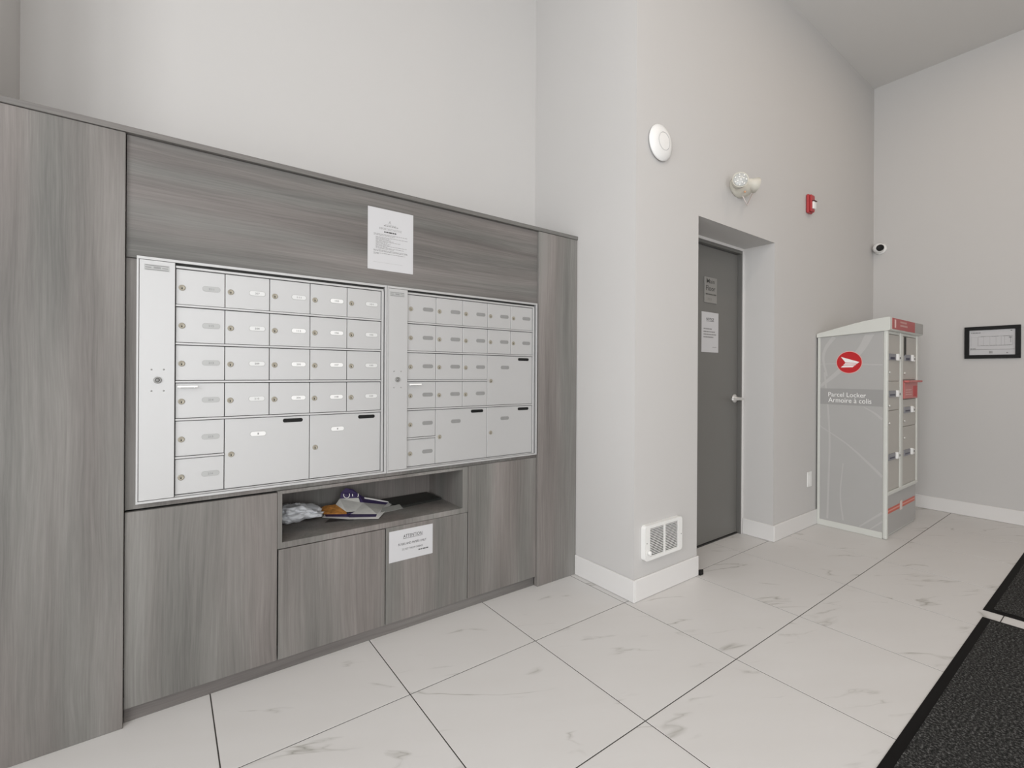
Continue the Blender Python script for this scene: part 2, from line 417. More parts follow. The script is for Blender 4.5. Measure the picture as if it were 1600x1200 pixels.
# ------------------------------------------------------------------ laminate mail cabinet
YP, YDR, YS = 2.044, 2.056, 2.074
cab = thing('mail_cabinet', (0.78, 2.2, 0), 'grey wood-grain built-in cabinet filling the wall alcove around the mailboxes', 'cabinet')
XC1 = XA1 - .004
MB().box(XA0, -.111, YP, YP + .028, 0.0005, 2.003, bev=.0008).build('side_panel', LV, cab)
MB().box(1.690, XC1, YP, YP + .028, 0.0005, 2.003, bev=.0008).build('side_panel', LV, cab)
MB().box(XA0, XC1 + .002, YP - .005, YA, 2.0045, 2.0245, bev=.001).build('top_cap', LH, cab)
MB().box(-.109, 1.688, YDR, YS, 1.589, 2.003, bev=.0008).build('upper_panel', LH, cab)
hx0, hx1, hz0, hz1 = -.074, 1.674, .756, 1.588
ring = MB()
ring.box(-.109, hx0, 2.066, 2.082, hz0, hz1).box(hx1, 1.688, 2.066, 2.082, hz0, hz1).box(-.109, 1.688, 2.066, 2.082, .728, hz0)
ring.build('mailbox_surround', LV, cab)
ZT = .055
MB().box(-.109, .3605, YDR, YS, ZT, .7215, bev=.0008).build('door', LV, cab)
MB().box(.3655, .8055, YDR, YS, ZT, .4925, bev=.0008).build('door', LV, cab)
MB().box(.8095, 1.2385, YDR, YS, ZT, .4945, bev=.0008).build('door', LV, cab)
MB().box(1.2425, 1.688, YDR, YS, ZT, .7285, bev=.0008).build('door', LV, cab)
MB().box(-.109, 1.688, YS + .001, YS + .018, .0005, .10).build('toe_kick', LH, cab)
MB().box(-.109, .360, YS + .020, YS + .03, .1, .72).box(.366, 1.2385, YS + .020, YS + .03, .1, .49).box(1.243, 1.688, YS + .020, YS + .03, .1, .72).build('light_block', DARK, cab)  # dark sheets added behind the doors to block light and darken the gaps
# open shelf: boards of the niche
NX0, NX1, NZ0, NZ1, NY = .378, 1.209, .5205, .7145, 2.44
ni = MB().box(.3615, NX0, YDR, NY, .4965, .727).box(NX1, 1.2395, YDR, NY, .4965, .727).box(NX0, NX1, YDR, NY, .4965, NZ0).box(NX0, NX1, YDR, NY, NZ1, .727).box(NX0, NX1, NY - .012, NY, NZ0, NZ1)
ni.build('open_shelf', LV, cab)

# ------------------------------------------------------------------ mailbox units
ROWZ = [1.5686 - .13563 * k for k in range(7)]
YDO = 2.054
def door_mesh(w_, h_):
    return MB().box(.0012, w_ - .0012, 0, .007, 0, h_, bev=.0008)
lock_mb = MB().lathe([(0, 0), (.0104, 0), (.0104, .0016), (.0094, .0030), (.0070, .0032), (.0064, .0028), (0, .0028)], (0, 0, 0), (0, -1, 0), 20, 0)
lock_mb.box(-.0015, .0015, -.0033, -.0026, -.0052, .0006, mi=1)
lock_me = None
def make_lock(parent, loc):
    global lock_me
    if lock_me is None:
        o = lock_mb.build('lock', [BRASS, BLACK], None, origin=(0, 0, 0)); lock_me = o.data; bpy.data.objects.remove(o)
    return place('lock', lock_me, parent, loc)
def plate(parent, x, z, body, m, ink):
    mb = MB(); p = rounded(x, x + .0565, z - .0098, z + .0098, .0094)
    mb.prism([(a, YDO - .0008, b) for a, b in p], (0, .001, 0), 2)
    p = rounded(x + .0016, x + .0549, z - .0084, z + .0084, .008)
    mb.prism([(a, YDO - .0012, b) for a, b in p], (0, .001, 0), 0)
    if body:
        w_ = .0165 if len(body) == 3 else .005
        put_text(mb, body, face_y(x + .0282 - w_ / 2, z - .0036, YDO - .0014), w_, .0072, 1, 0.02)
    elif ink:
        mb.box(x + .021, x + .0355, YDO - .0014, YDO - .0011, z - .003, z + .003, mi=1)
    mb.build('nameplate', [m, INKG, mat('plate_rim', (0.36, 0.36, 0.355), 0.4)], parent)
SMALL = {}
def mailbox_unit(ox, xf0, xf1, pitch, bigs, rails, nums, plates, label):
    """ox: left edge of the first column"""
    u = thing('mailbox_unit', ((xf0 + xf1) / 2, 2.2, .748), label, 'mailbox')
    zf0, zf1 = .7475, 1.595; yf = 2.042
    MB().box(max(hx0 + .004, xf0 + .008), min(hx1 - .004, xf1 - .006), 2.0625, 2.40, hz0 + .004, hz1 - .0006).build('housing', ALUD, u)
    fl_ = MB(); b_ = .0006
    fl_.box(xf0, xf1, yf, yf + .007, zf1 - .0095, zf1, bev=b_).box(xf0, xf1, yf, yf + .020, zf0, zf0 + .008, bev=b_)
    fl_.box(xf0, xf0 + .006, yf, yf + .020, zf0 + .008, zf1 - .0095, bev=b_).box(xf1 - .009, xf1, yf, yf + .020, zf0 + .008, zf1 - .0095, bev=b_)
    fl_.build('flange', ALU, u)
    xe = ox + 5 * pitch
    # carrier frame of the door bank
    cf = MB().box(ox, xe + .010, 2.049, 2.062, ROWZ[0], ROWZ[0] + .008, bev=.0005).box(xe + .0012, xe + .0105, 2.047, 2.062, .7565, ROWZ[0], bev=.0005).box(ox, xe + .001, 2.049, 2.062, .7565, ROWZ[6] + .0062, bev=.0005)
    cf.build('carrier_frame', ALU, u)
    sp = MB().box(xf0 + .0072, ox - .0018, 2.0435, 2.062, .757, 1.5845, bev=.0008).build('side_panel', ALU, u)
    lx = ox - .0498
    MB().lathe([(0, 0), (.0115, 0), (.0115, .004), (.0095, .006), (.007, .006), (.007, .0045), (0, .0045)], (lx, 2.0435, 1.1707), (0, -1, 0), 24, 0).lathe([(0, .0045), (.0055, .0045), (.0055, .0055), (0, .0055)], (lx, 2.0435, 1.1707), (0, -1, 0), 16, 1).build('lock', [STEELD, PLATEM], sp)
    for sx in (-1, 1):
        for sz in (-1, 1):
            MB().lathe([(0, 0), (.0028, 0), (.0022, .0012), (0, .0014)], (lx + sx * .017, 2.0435, 1.1707 + sz * .037), (0, -1, 0), 12).build('screw', STEELD, sp)
    np_ = MB().box(ox - .0885, ox - .0175, 2.0429, 2.0436, 1.5495, 1.5702, mi=0)
    for k, (a, b, c) in enumerate(((.003, .068, .0175), (.003, .068, .0028), (.003, .020, .010), (.026, .046, .0125), (.026, .046, .0085), (.050, .067, .010))):
        np_.box(ox - .0885 + a, ox - .0885 + b, 2.0426, 2.0429, 1.5495 + c - .0011, 1.5495 + c + .0011, mi=1)
    np_.build('maker_plate', [PLATEG, mat('plate_ink', (.2, .2, .2), .6)], sp)
    for r, c0, c1 in rails:
        MB().box(ox + pitch * c0 + .0006, ox + pitch * c1 - .0004, 2.0485, 2.062, ROWZ[r], ROWZ[r] + .0068, bev=.0006).build('shelf_rail', ALU, u)
    covered = set()
    for r0, c0 in bigs:
        for a in (0, 1):
            for b in (0, 1): covered.add((r0 + a, c0 + b))
    cells = [(r, c, 1) for r in range(6) for c in range(5) if (r, c) not in covered] + [(r, c, 2) for r, c in bigs]
    for r, c, sz in cells:
        x = ox + pitch * c; zb = ROWZ[r + sz] + .0085; zt = ROWZ[r] - .0024
        key = (pitch, sz)
        if key not in SMALL:
            d = door_mesh(pitch * sz, zt - zb).build('compartment_door', ALU, u, origin=(0, 0, 0)); SMALL[key] = d.data
            d.location = (x, YDO, zb)
        else:
            d = place('compartment_door', SMALL[key], u, (x, YDO, zb))
        WLOC[d.name] = Vector((x, YDO, zb))
        zc = (ROWZ[r] + ROWZ[r + sz]) / 2
        if sz == 1:
            make_lock(d, (x + .0185, YDO, zc))
            plate(d, x + .079, zc + .004, nums.get((r, c)), plates(r, c), True)
            if (r, c) == (3, 0):
                MB().box(x + .006, x + .066, YDO - .020, YDO, ROWZ[3] - .0145, ROWZ[3] - .0125, bev=.0006).box(x + .006, x + .066, YDO - .0206, YDO - .0186, ROWZ[3] - .0172, ROWZ[3] - .0108, bev=.0006).box(x + .012, x + .016, YDO - .010, YDO, ROWZ[3] - .0195, ROWZ[3] - .0145).box(x + .055, x + .059, YDO - .010, YDO, ROWZ[3] - .0195, ROWZ[3] - .0145).build('pull_handle', WPLAS, d)
        else:
            make_lock(d, (x + .0225, YDO, zc))
            plate(d, x + .0845, zc + .0715, nums.get((r, c)), plates(r, c), True)
            p = rounded(x + .2, x + .2745, ROWZ[r] - .0262, ROWZ[r] - .0108, .0074)
            MB().prism([(a, YDO - .0006, b) for a, b in p], (0, .001, 0)).build('mail_slot', BLACK, d)
    return u
nums1 = {(0, 4): '101', (1, 4): '102', (2, 4): '103', (3, 4): '104', (0, 3): '105', (1, 3): '106', (2, 3): '107', (3, 3): '108',
         (0, 2): '111', (1, 2): '112', (2, 2): '205', (3, 2): '206', (0, 1): '207', (1, 1): '208', (2, 1): '209', (3, 1): '210',
         (4, 1): '1', (4, 3): '1'}
for k in range(6): nums1[(k, 0)] = str(211 + k)
def plates1(r, c):
    if c == 0: return PLATEG
    if r >= 4: return PLATEW
    return (PLATEG, PLATEL, PLATEW, PLATEW, PLATEL)[c] if (r, c) != (0, 2) else PLATEL
mailbox_unit(.0278, -.0805, .8028, .15025, [(4, 1), (4, 3)], [(1, 0, 5), (2, 0, 5), (3, 0, 5), (4, 0, 5), (5, 0, 1)], nums1, plates1,
             'white mailbox bank with white and pale nameplates, over the left cabinet door')
mailbox_unit(.9045, .8045, 1.6800, .14945, [(2, 3), (4, 1), (4, 3)], [(1, 0, 5), (2, 0, 5), (3, 0, 3), (4, 0, 5), (5, 0, 1)], {}, lambda r, c: PLATEM,
             'white mailbox bank with grey nameplates and three large doors, beside the right cabinet panel')

# ------------------------------------------------------------------ papers and signs
def bars(mb, M, rows, mi):
    """rows of illegible print: (x0, x1, z, height)"""
    for x0, x1, z, h in rows:
        x = x0
        while x < x1 - .001:
            e = min(x1, x + random.uniform(.006, .017))
            mb.add([M @ Vector(p) for p in ((x, z, 0), (e, z, 0), (e, z + h, 0), (x, z + h, 0))], [[0, 1, 2, 3]], mi)
            x = e + .0022
yp = YDR - .0012
x0, x1, z0, z1 = .7172, .9328, 1.6632, 1.940
n1 = thing('paper_notice', ((x0 + x1) / 2, yp, z0), 'white letter-size notice with typed text on the upper wood panel', 'notice')
MB().box(x0, x1, yp, yp + .0008, z0, z1).build('sheet', PAPER, n1)
pr = MB(); M = face_y(x0, z0, yp - .0003)
put_text(pr, 'IMPORTANT NOTICE', face_y(x0 + .052, z0 + .183, yp - .0003), .106, .0095, 1)
put_text(pr, 'A', face_y(x0 + .0955, z0 + .2135, yp - .0003), .012, .014, 1)
bars(pr, M, [(.073, .141, .2005, .004), (.080, .133, .207, .002)], 1)
bars(pr, M, [(.075, .135, .1715, .0052)], 0)
bars(pr, M, [(.026, .185, .1605, .0022), (.026, .125, .1555, .0022)], 1)
for k in range(6):
    z = .147 - k * .0093
    bars(pr, M, [(.036, (.19, .105, .155, .105, .185, .17)[k], z, .0021), (.036, (.10, .12, .09, .10, .09, .12)[k], z - .0046, .0019)], 1)
bars(pr, M, [(.026, .188, .088, .0024), (.026, .188, .0835, .0024), (.026, .175, .0745, .0024), (.026, .05, .07, .0022)], 1)
pr.add([M @ Vector(p) for p in ((.024, .034, 0), (.165, .034, 0), (.165, .0346, 0), (.024, .0346, 0))], [[0, 1, 2, 3]], 1)
pr.build('print', [INK, INKG], n1)

x0, x1, z0, z1 = .8239, 1.0431, .332, .4745
n2 = thing('paper_sign', ((x0 + x1) / 2, yp, z0), 'white half-sheet ATTENTION sign taped to a lower cabinet door', 'sign')
MB().box(x0, x1, yp, yp + .0008, z0, z1).build('sheet', PAPER, n2)
pr = MB(); Y_ = yp - .0003
put_text(pr, 'ATTENTION', face_y(x0 + .0685, z0 + .102, Y_), .095, .0155, 0)
pr.box(x0 + .0675, x0 + .1645, Y_, Y_ + .0002, z0 + .0985, z0 + .0998)
put_text(pr, 'FLYERS AND PAPERS ONLY', face_y(x0 + .044, z0 + .0695, Y_), .141, .0105, 0)
put_text(pr, 'DO NOT THROW GARBAGE', face_y(x0 + .063, z0 + .0455, Y_), .104, .0088, 1)
bars(pr, face_y(x0, z0, Y_), [(.145, .197, .0305, .0055)], 1)
pr.build('print', [INK, mat('dark_grey_ink', (.09, .09, .09), .8)], n2)

yl = YD + .032 - .0015
x0, x1, z0, z1 = 3.012, 3.227, 1.361, 1.645
n3 = thing('paper_notice', ((x0 + x1) / 2, yl, z0), 'white letter-size NOTICE sheet taped to the grey door', 'notice')
MB().box(x0, x1, yl, yl + .0008, z0, z1).build('sheet', PAPER, n3)
pr = MB(); Y_ = yl - .0004
put_text(pr, 'NOTICE', face_y(x0 + .058, z0 + .226, Y_), .096, .018, 0, .01)
pr.box(x0 + .056, x0 + .156, Y_, Y_ + .0002, z0 + .219, z0 + .2215)
bars(pr, face_y(x0, z0, Y_), [(.024, .128, .161, .0085), (.024, .17, .141, .0085), (.024, .185, .122, .0085), (.024, .15, .103, .0085), (.135, .19, .034, .005)], 1)
pr.build('print', [INK, INKG], n3)

x0, x1, z0, z1 = 3.0415, 3.199, 1.7105, 1.892
n4 = thing('door_sign', ((x0 + x1) / 2, yl, z0), 'brushed metal Main Floor sign on the grey door', 'sign')
MB().box(x0, x1, yl - .004, yl + .0015, z0, z1, bev=.001).build('plate', mat('sign_metal', (.30, .295, .28), .35, metal=.4), n4)
pr = MB(); Y_ = yl - .0044
put_text(pr, 'Main', face_y(x0 + .026, z0 + .139, Y_), .10, .031, 0, .012)
put_text(pr, 'Floor', face_y(x0 + .017, z0 + .086, Y_), .118, .036, 0, .012)
bars(pr, face_y(x0, z0, Y_), [(.012, .148, .056, .0095)], 0)
for k in range(4):
    for q in range(2):
        pr.lathe([(0, 0), (.002, 0), (0, .0012)], (x0 + .045 + k * .014, yl - .004, z0 + .022 + q * .009), (0, -1, 0), 8)
pr.build('raised_lettering', mat('sign_ink', (.07, .068, .064), .6), n4)

# framed plan on the end wall (faces -x)
xw = XE
pf = thing('framed_plan', (xw, .787, 1.351), 'black framed building plan hanging on the end wall', 'framed plan')
ya, yb_, za, zb = .953, .621, 1.351, 1.621
bw = .030
MB().box(xw - .018, xw - .0005, yb_, ya, zb - bw, zb, bev=.0015).box(xw - .018, xw - .0005, yb_, ya, za, za + bw, bev=.0015).box(xw - .018, xw - .0005, yb_, yb_ + bw, za + bw, zb - bw).box(xw - .018, xw - .0005, ya - bw, ya, za + bw, zb - bw).build('frame', BLACK, pf)
MB().box(xw - .008, xw - .0005, yb_ + bw, ya - bw, za + bw, zb - bw).build('sheet', PAPER, pf)
pr = MB(); X_ = xw - .0084
M = face_x(ya - bw, za + bw, X_)
def ln(a, b, t, mi=0):
    a = Vector((*a, 0)); b = Vector((*b, 0)); n_ = (b - a).normalized(); n_ = Vector((-n_.y, n_.x, 0)) * t / 2
    pr.add([M @ p for p in (a - n_, b - n_, b + n_, a + n_)], [[0, 1, 2, 3]], mi)
ln((.004, .045), (.268, .045), .0028, 0)
for z in (.078, .155): ln((.055, z), (.256, z), .0016, 1)
for x in (.055, .085, .125, .16, .19, .21, .256): ln((x, .078), (x, .155), .0012, 1)
ln((.01, .075), (.01, .15), .001, 1); ln((.01, .15), (.05, .15), .001, 1); ln((.05, .075), (.05, .15), .001, 1)
ln((.235, .142), (.25, .142), .006, 0); ln((.245, .1), (.245, .142), .002, 0)
bars(pr, M, [(.01, .07, .185, .005), (.244, .256, .194, .006), (.006, .04, .051, .006)], 0)
bars(pr, M, [(.07, .12, .077, .004), (.125, .17, .078, .004), (.175, .25, .077, .004), (.07, .1, .153, .004), (.135, .175, .152, .004), (.2, .25, .152, .004), (.12, .14, .012, .02), (.22, .232, .012, .009)], 1)
pr.build('print', [mat("plan_ink", (.14, .14, .14), .8), mat("light_ink", (.30, .30, .30), .8)], pf)

# ------------------------------------------------------------------ wall devices
ap = thing('wireless_access_point', (2.1805, YB, 2.372), 'round white wireless access point on the pier above the heater', 'access point')
R_ = .0985; prof = [(0, 0), (R_ * .93, 0), (R_ * .93, .008)]
MB().lathe(prof + [(R_ * .90, .0085)], (2.1805, YB, 2.4715), (0, -1, 0), 48).build('back_plate', mat('device_grey', (.45, .45, .45), .5), ap)
pr_ = [(R_ * .92, .008), (R_, .011), (R_ * .985, .016)]
for k in range(1, 9):
    a = k / 8; pr_.append((R_ * (.985 - .50 * a), .016 + .020 * (1 - (1 - a) ** 2)))
pr_.append((.0005, .0372))
MB().lathe(pr_, (2.1805, YB, 2.4715), (0, -1, 0), 64).build('shell', WPLAS, ap)
MB().lathe([(.0475, .0345), (.0487, .0374), (.0470, .0374), (.0462, .0345)], (2.1805, YB, 2.4715), (0, -1, 0), 48).build('light_ring', mat('ring_grey', (.42, .42, .43), .5), ap)

em = thing('emergency_light', (3.08, YB, 2.38), 'cream twin-head emergency light above the doorway', 'emergency light')
bc = un(1161, 293, 1, YB - .03)
b = bmesh.new(); bmesh.ops.create_uvsphere(b, u_segments=28, v_segments=16, radius=1)
for q in b.verts:
    q.co = Vector((bc.x + q.co.x * .112, YB - .001 - max(0, (-q.co.y) * .075), bc.z + q.co.z * (.060 - .010 * q.co.x)))
MB().bm(b, 0, None, True).build('body', CREAM, em)
def head(o_, d, r, ln_, neck):
    d = Vector(d).normalized(); o_ = Vector(o_)
    h = MB().lathe([(0, -ln_), (r * neck * .75, -ln_ * .97), (r * neck, -ln_ * .7), (r * (.35 + .62 * neck), -ln_ * .3), (r, 0), (r * .93, .002), (r * .88, -.004), (0, -.004)], o_, d, 32).build('lamp_head', CREAM, em)
    q = d.to_track_quat('Z', 'Y').to_matrix()
    lm = MB().lathe([(0, -.003), (r * .86, -.003), (r * .84, .0005), (0, .001)], o_, d, 28, 0)
    for rr, n_, a0 in ((0, 1, 0), (r * .40, 4, .4), (r * .68, 7, 0)):
        for k in range(n_):
            a = a0 + 2 * pi * k / n_
            lm.lathe([(0, 0), (r * .135, 0), (r * .09, .004), (0, .005)], o_ + q @ Vector((rr * cos(a), rr * sin(a), .001)), d, 10, 1)
    lm.build('led_lens', [mat('lens_grey', (.52, .53, .52), .25), mat('led_white', (.85, .85, .83), .2)], h)
head(un(1157.2, 280.5, 1, YB - .095), (-.70, -.68, .06), .049, .062, .85)
head(un(1181, 289.5, 1, YB - .085), (.86, -.46, -.14), .050, .105, .58)
MB().lathe([(0, 0), (.007, 0), (.006, .006), (0, .009)], un(1163.5, 299.5, 1, YB - .066), (-.2, -1, -.5), 14).build('test_button', mat('amber_button', (.75, .42, .25), .3), em)
MB().tube([un(1160, 305, 1, YB - .03), un(1167.5, 321, 1, YB - .03), un(1175.5, 303, 1, YB - .03)], .0028, 8).build('pull_cord', mat('pale_cord', (.74, .66, .64), .5), em)

st = thing('fire_alarm_strobe', (4.10, YB, 2.478), 'red fire alarm strobe on the wall right of the doorway', 'alarm')
hx, hy, hz = .040, .040, .074; sx_, sz_ = 4.076, 2.548
MB().box(sx_ - hx, sx_ + hx, YB - hy * .62, YB - .0005, sz_ - hz, sz_ + hz, bev=.012, seg=3).box(sx_ - hx * .86, sx_ + hx * .86, YB - hy, YB - hy * .6, sz_ - hz * .9, sz_ + hz * .9, bev=.010, seg=3).build('housing', RED, st)
MB().box(sx_ - .018, sx_ + .030, YB - hy - .012, YB - hy + .004, sz_ - .045, sz_ + .012, bev=.006, seg=3).build('strobe_lens', ALARML, st)
MB().box(sx_ - .020, sx_ + .033, YB - hy - .016, YB - hy + .004, sz_ + .014, sz_ + .019, bev=.001).build('lens_bracket', mat('dark_red', (.12, .03, .03), .4), st)

sc = thing('security_camera', (XE, 1.566, 2.375), 'small white turret security camera in the wall corner', 'camera')
MB().lathe([(0, 0), (.052, 0), (.052, .010), (.046, .020), (.036, .024), (0, .024)], (XE - .0005, 1.552, 2.425), (-1, 0, 0), 32).build('base', WPLAS, sc)
b = bmesh.new(); bmesh.ops.create_uvsphere(b, u_segments=28, v_segments=18, radius=.046)
bd = Vector((-.83, -.52, -.18)).normalized(); bo = Vector((XE - .058, 1.552, 2.426))
ball = MB().bm(b, 0, Matrix.Translation(bo), True).build('camera_ball', WPLAS, sc)
MB().lathe([(0, .036), (.030, .036), (.030, .0455), (.026, .0475), (0, .0485)], bo, bd, 28).build('lens_window', BLACK, ball)

# wall heater on the pier
ht = thing('wall_heater', (2.215, YB, .206), 'white louvred wall heater above the pier baseboard', 'heater')
gx0, gx1, gz0, gz1 = 2.0885, 2.338, .2255, .3755; yh = 1.582
hxa, hxb, hza, hzb = 2.048, 2.3785, .2065, .3945
p_o = rounded(hxa, hxb, hza, hzb, .018, 5)
b_ = MB(); nq = len(p_o) // 4
inner = [(gx1, gz1)] * nq + [(gx0, gz1)] * nq + [(gx0, gz0)] * nq + [(gx1, gz0)] * nq
N_ = len(p_o); v = [(a, yh, c) for a, c in p_o] + [(a, yh, c) for a, c in inner] + [(a, YB - .0005, c) for a, c in p_o] + [(a, yh + .006, c) for a, c in inner]
f = []
for k in range(N_):
    n_ = (k + 1) % N_
    f.append([k, n_, 2 * N_ + n_, 2 * N_ + k])
    if inner[k] == inner[n_]: f.append([k, n_, N_ + k])
    else: f += [[k, n_, N_ + n_, N_ + k], [N_ + k, N_ + n_, 3 * N_ + n_, 3 * N_ + k]]
b_.add(v, f)
fb = b_.build('front_frame', mat('heater_enamel', (.80, .80, .785), .35), ht)
MB().box(gx0 - .01, gx1 + .01, YB - .006, YB - .001, gz0 - .01, gz1 + .01).build('dark_cavity', DARK, ht)
ns = 17; ps = (gz1 - gz0) / ns
sl = MB().box(gx0, gx1, yh + .0015, yh + .0030, .0005, .0045)
s0 = None
for k in range(ns):
    if s0 is None:
        s0 = sl.build('louvre_slat', MAT['heater_enamel'], ht, origin=(gx0, yh, 0)); s0.location = (gx0, yh, gz0 + .0005)
    else:
        place('louvre_slat', s0.data, ht, (gx0, yh, gz0 + .0005 + ps * k))
MB().box(2.210, 2.2215, yh - .001, yh + .006, gz0, gz1).build('centre_bar', MAT['heater_enamel'], ht)
MB().lathe([(0, 0), (.0125, 0), (.0115, .012), (.009, .014), (0, .014)], (2.0765, yh, .250), (0, -1, 0), 24).box(2.0750, 2.0780, yh - .0165, yh - .012, .241, .260).build('thermostat_knob', MAT['heater_enamel'], ht)
for sx, sz in ((2.0615, .302), (2.3675, .296)):
    MB().lathe([(0, 0), (.003, 0), (.0024, .0015), (0, .002)], (sx, yh, sz), (0, -1, 0), 10).build('screw', STEELD, ht)

# outlet plate near the parcel locker
ol = thing('wall_outlet', (4.125, YB, .318), 'white outlet cover plate on the wall beside the parcel locker', 'outlet')
MB().box(4.085, 4.163, YB - .007, YB - .0005, .3165, .4335, bev=.003, seg=2).build('cover_plate', WPLAS, ol)
MB().box(4.107, 4.141, YB - .0095, YB - .006, .340, .410, bev=.002).build('receptacle', WPLAS, ol)
ds = thing('door_stop', (2.592, 1.602, 0), 'small black rubber block at the end of the pier baseboard', 'door stop')
MB().box(2.5735, 2.6075, 1.588, 1.612, .0005, .026, bev=.003).build('block', BLACK, ds)
MB().box(2.6076, 2.619, 1.596, 1.606, .018, .025, bev=.001).build('tab', BLACK, ds)

# ------------------------------------------------------------------ parcel locker
LX0, LX1, LY0, LY1 = 4.250, 5.005, 1.139, 1.5975
lk = thing('parcel_locker', ((LX0 + LX1) / 2, (LY0 + LY1) / 2, 0), 'tall grey parcel locker with a red round emblem on its side', 'parcel locker')
def lidz(y): return 1.5055 + .0265 * (LY1 - y) / (LY1 - 1.131)
lk_b = MB().prism([(LX0 + .006, LY0 + .022, .02), (LX0 + .006, LY1, .02), (LX0 + .006, LY1, lidz(LY1)), (LX0 + .006, LY0 + .022, lidz(LY0 + .022))], (LX1 - LX0 - .006, 0, 0))
lk_b.build('body', LOCKT, lk)
# printed side panel and the pale trim around it
sd = MB().prism([(LX0 + .001, LY0 + .026, .048), (LX0 + .001, LY1 - .018, .048), (LX0 + .001, LY1 - .018, lidz(LY1 - .018)), (LX0 + .001, LY0 + .026, lidz(LY0 + .026))], (.0045, 0, 0)).build('graphic_panel', LOCKG, lk)
MB().box(LX0 - .004, LX0 + .030, LY0, LY0 + .028, .001, 1.535, bev=.009, seg=3).build('corner_post', LOCKT, lk)
MB().box(LX0 - .002, LX0 + .006, LY1 - .018, LY1, .001, 1.506, bev=.001).build('rear_edge', LOCKT, lk)
MB().box(LX0 - .002, LX0 + .006, LY0 + .028, LY1 - .018, .001, .048, bev=.001).build('bottom_rail', LOCKT, lk)
MB().box(LX1 - .03, LX1 + .006, LY0, LY0 + .028, .33, 1.535, bev=.009, seg=3).build('corner_post', LOCKT, lk)
MB().box(LX0 + .03, LX1, LY0 + .024, LY1, .001, .02).build('plinth', LOCKT, lk)
# sloping arched lid
top = [(LY1 + .004, 1.506), (LY1 + .004, 1.533), (LY1 - .012, 1.5415), (1.54, 1.5505), (1.48, 1.566), (1.405, 1.584), (1.34, 1.600), (1.277, 1.613), (1.20, 1.624), (1.131, 1.6315), (1.122, 1.628), (1.122, 1.540), (1.131, 1.5325)]
top = [(min(a, YB - .0012), b) for a, b in top]
MB().prism([(LX0 - .014, a, b) for a, b in top], (LX1 + .045 - LX0 + .014, 0, 0)).build('lid', LOCKT, lk)
sgn = MB().box(LX0 + .030, LX0 + .575, 1.119, 1.123, 1.545, 1.626, mi=0).box(LX0 + .575, LX1 + .043, 1.119, 1.123, 1.545, 1.626, mi=1)
put_text(sgn, '1', face_y(LX0 + .068, 1.556, 1.1186), .036, .060, 2, .02)
bars(sgn, face_y(LX0, 1.5, 1.1186), [(.20, .36, .098, .013), (.20, .38, .072, .013)], 3)
sgn.build('lid_sign', [mat('sign_red', (.40, .05, .05), .35), mat('sign_grey', (.36, .35, .335), .4), mat('sign_pink', (.80, .55, .52), .5), mat('sign_rose', (.60, .36, .33), .5)], lk)
# swooshes printed on the side
def sp_(a, b_): return un(1260 + a / 3.245, 480 + b_ / 3.245, 0, LX0 + .001)
def catmull(P, n=10):
    P = [P[0] * 2 - P[1]] + P + [P[-1] * 2 - P[-2]]; out = []
    for i in range(1, len(P) - 2):
        for k in range(n):
            t = k / n
            out.append(.5 * ((2 * P[i]) + (P[i + 1] - P[i - 1]) * t + (2 * P[i - 1] - 5 * P[i] + 4 * P[i + 1] - P[i + 2]) * t * t + (3 * P[i] - P[i - 1] - 3 * P[i + 1] + P[i + 2]) * t ** 3))
    return out + [P[-2]]
sw = MB()
for wi, (pts, w0, w1) in enumerate((([(64, 598), (200, 690), (300, 778), (386, 862)], .006, .020), ([(92, 330), (110, 520), (118, 690), (112, 880), (106, 1070)], .012, .014),
                    ([(325, 130), (268, 225), (160, 330), (72, 400)], .055, .02), ([(142, 150), (100, 205), (86, 262), (104, 350)], .03, .012),
                    ([(290, 506), (340, 534), (386, 570)], .006, .018), ([(268, 1112), (386, 1042)], .008, .016), ([(322, 1126), (386, 1086)], .006, .012),
                    ([(186, 790), (172, 950), (186, 1080)], .006, .010), ([(72, 380), (64, 470), (72, 560)], .008, .006), ([(60, 290), (170, 286), (386, 292)], .004, .010))):
    C = catmull([sp_(*p) for p in pts]); v = []; f = []
    for i, c in enumerate(C):
        t = (C[min(i + 1, len(C) - 1)] - C[max(i - 1, 0)]).normalized(); nn = Vector((0, -t.z, t.y)) * ((w0 + (w1 - w0) * i / (len(C) - 1)) / 2)
        for q in (c - nn, c + nn):
            q.y = min(max(q.y, LY0 + .0265), LY1 - .0185); q.z = min(max(q.z, .0485), 1.5095); q.x = LX0 + .0009 - .00004 * wi; v.append(q)
    f = [[2 * i, 2 * i + 1, 2 * i + 3, 2 * i + 2] for i in range(len(C) - 1)]
    sw.add(v, f)
sw.build('swoosh_print', LOCKS, sd)
bd_ = MB().box(LX0 + .0001, LX0 + .0005, LY0 + .0265, LY1 - .0185, .972, 1.098)
bd_.build('text_band', LOCKB, sd)
tx_ = MB()
put_text(tx_, 'Parcel Locker', face_x(1.521, 1.0345, LX0 - .0002), .250, .0345)
put_text(tx_, 'Armoire à colis', face_x(1.521, .9895, LX0 - .0002), .284, .0375)
tx_.build('lettering', WPRINT, sd)
lg = MB(); yc_, zc_, rr = 1.3815, 1.3030, .0865
def disc(mb, r, x, mi):
    mb.prism([(x, yc_ - r * cos(2 * pi * k / 48), zc_ + r * 1.0 * sin(2 * pi * k / 48)) for k in range(48)], (.0004, 0, 0), mi)
disc(lg, rr, LX0 - .0002, 1); disc(lg, rr * .95, LX0 - .0006, 0)
def lp(a, b_):
    p = un(1285 + a / 10.44, 535 + b_ / 10.44, 0, LX0); return (LX0 - .0009, p.y, p.z)
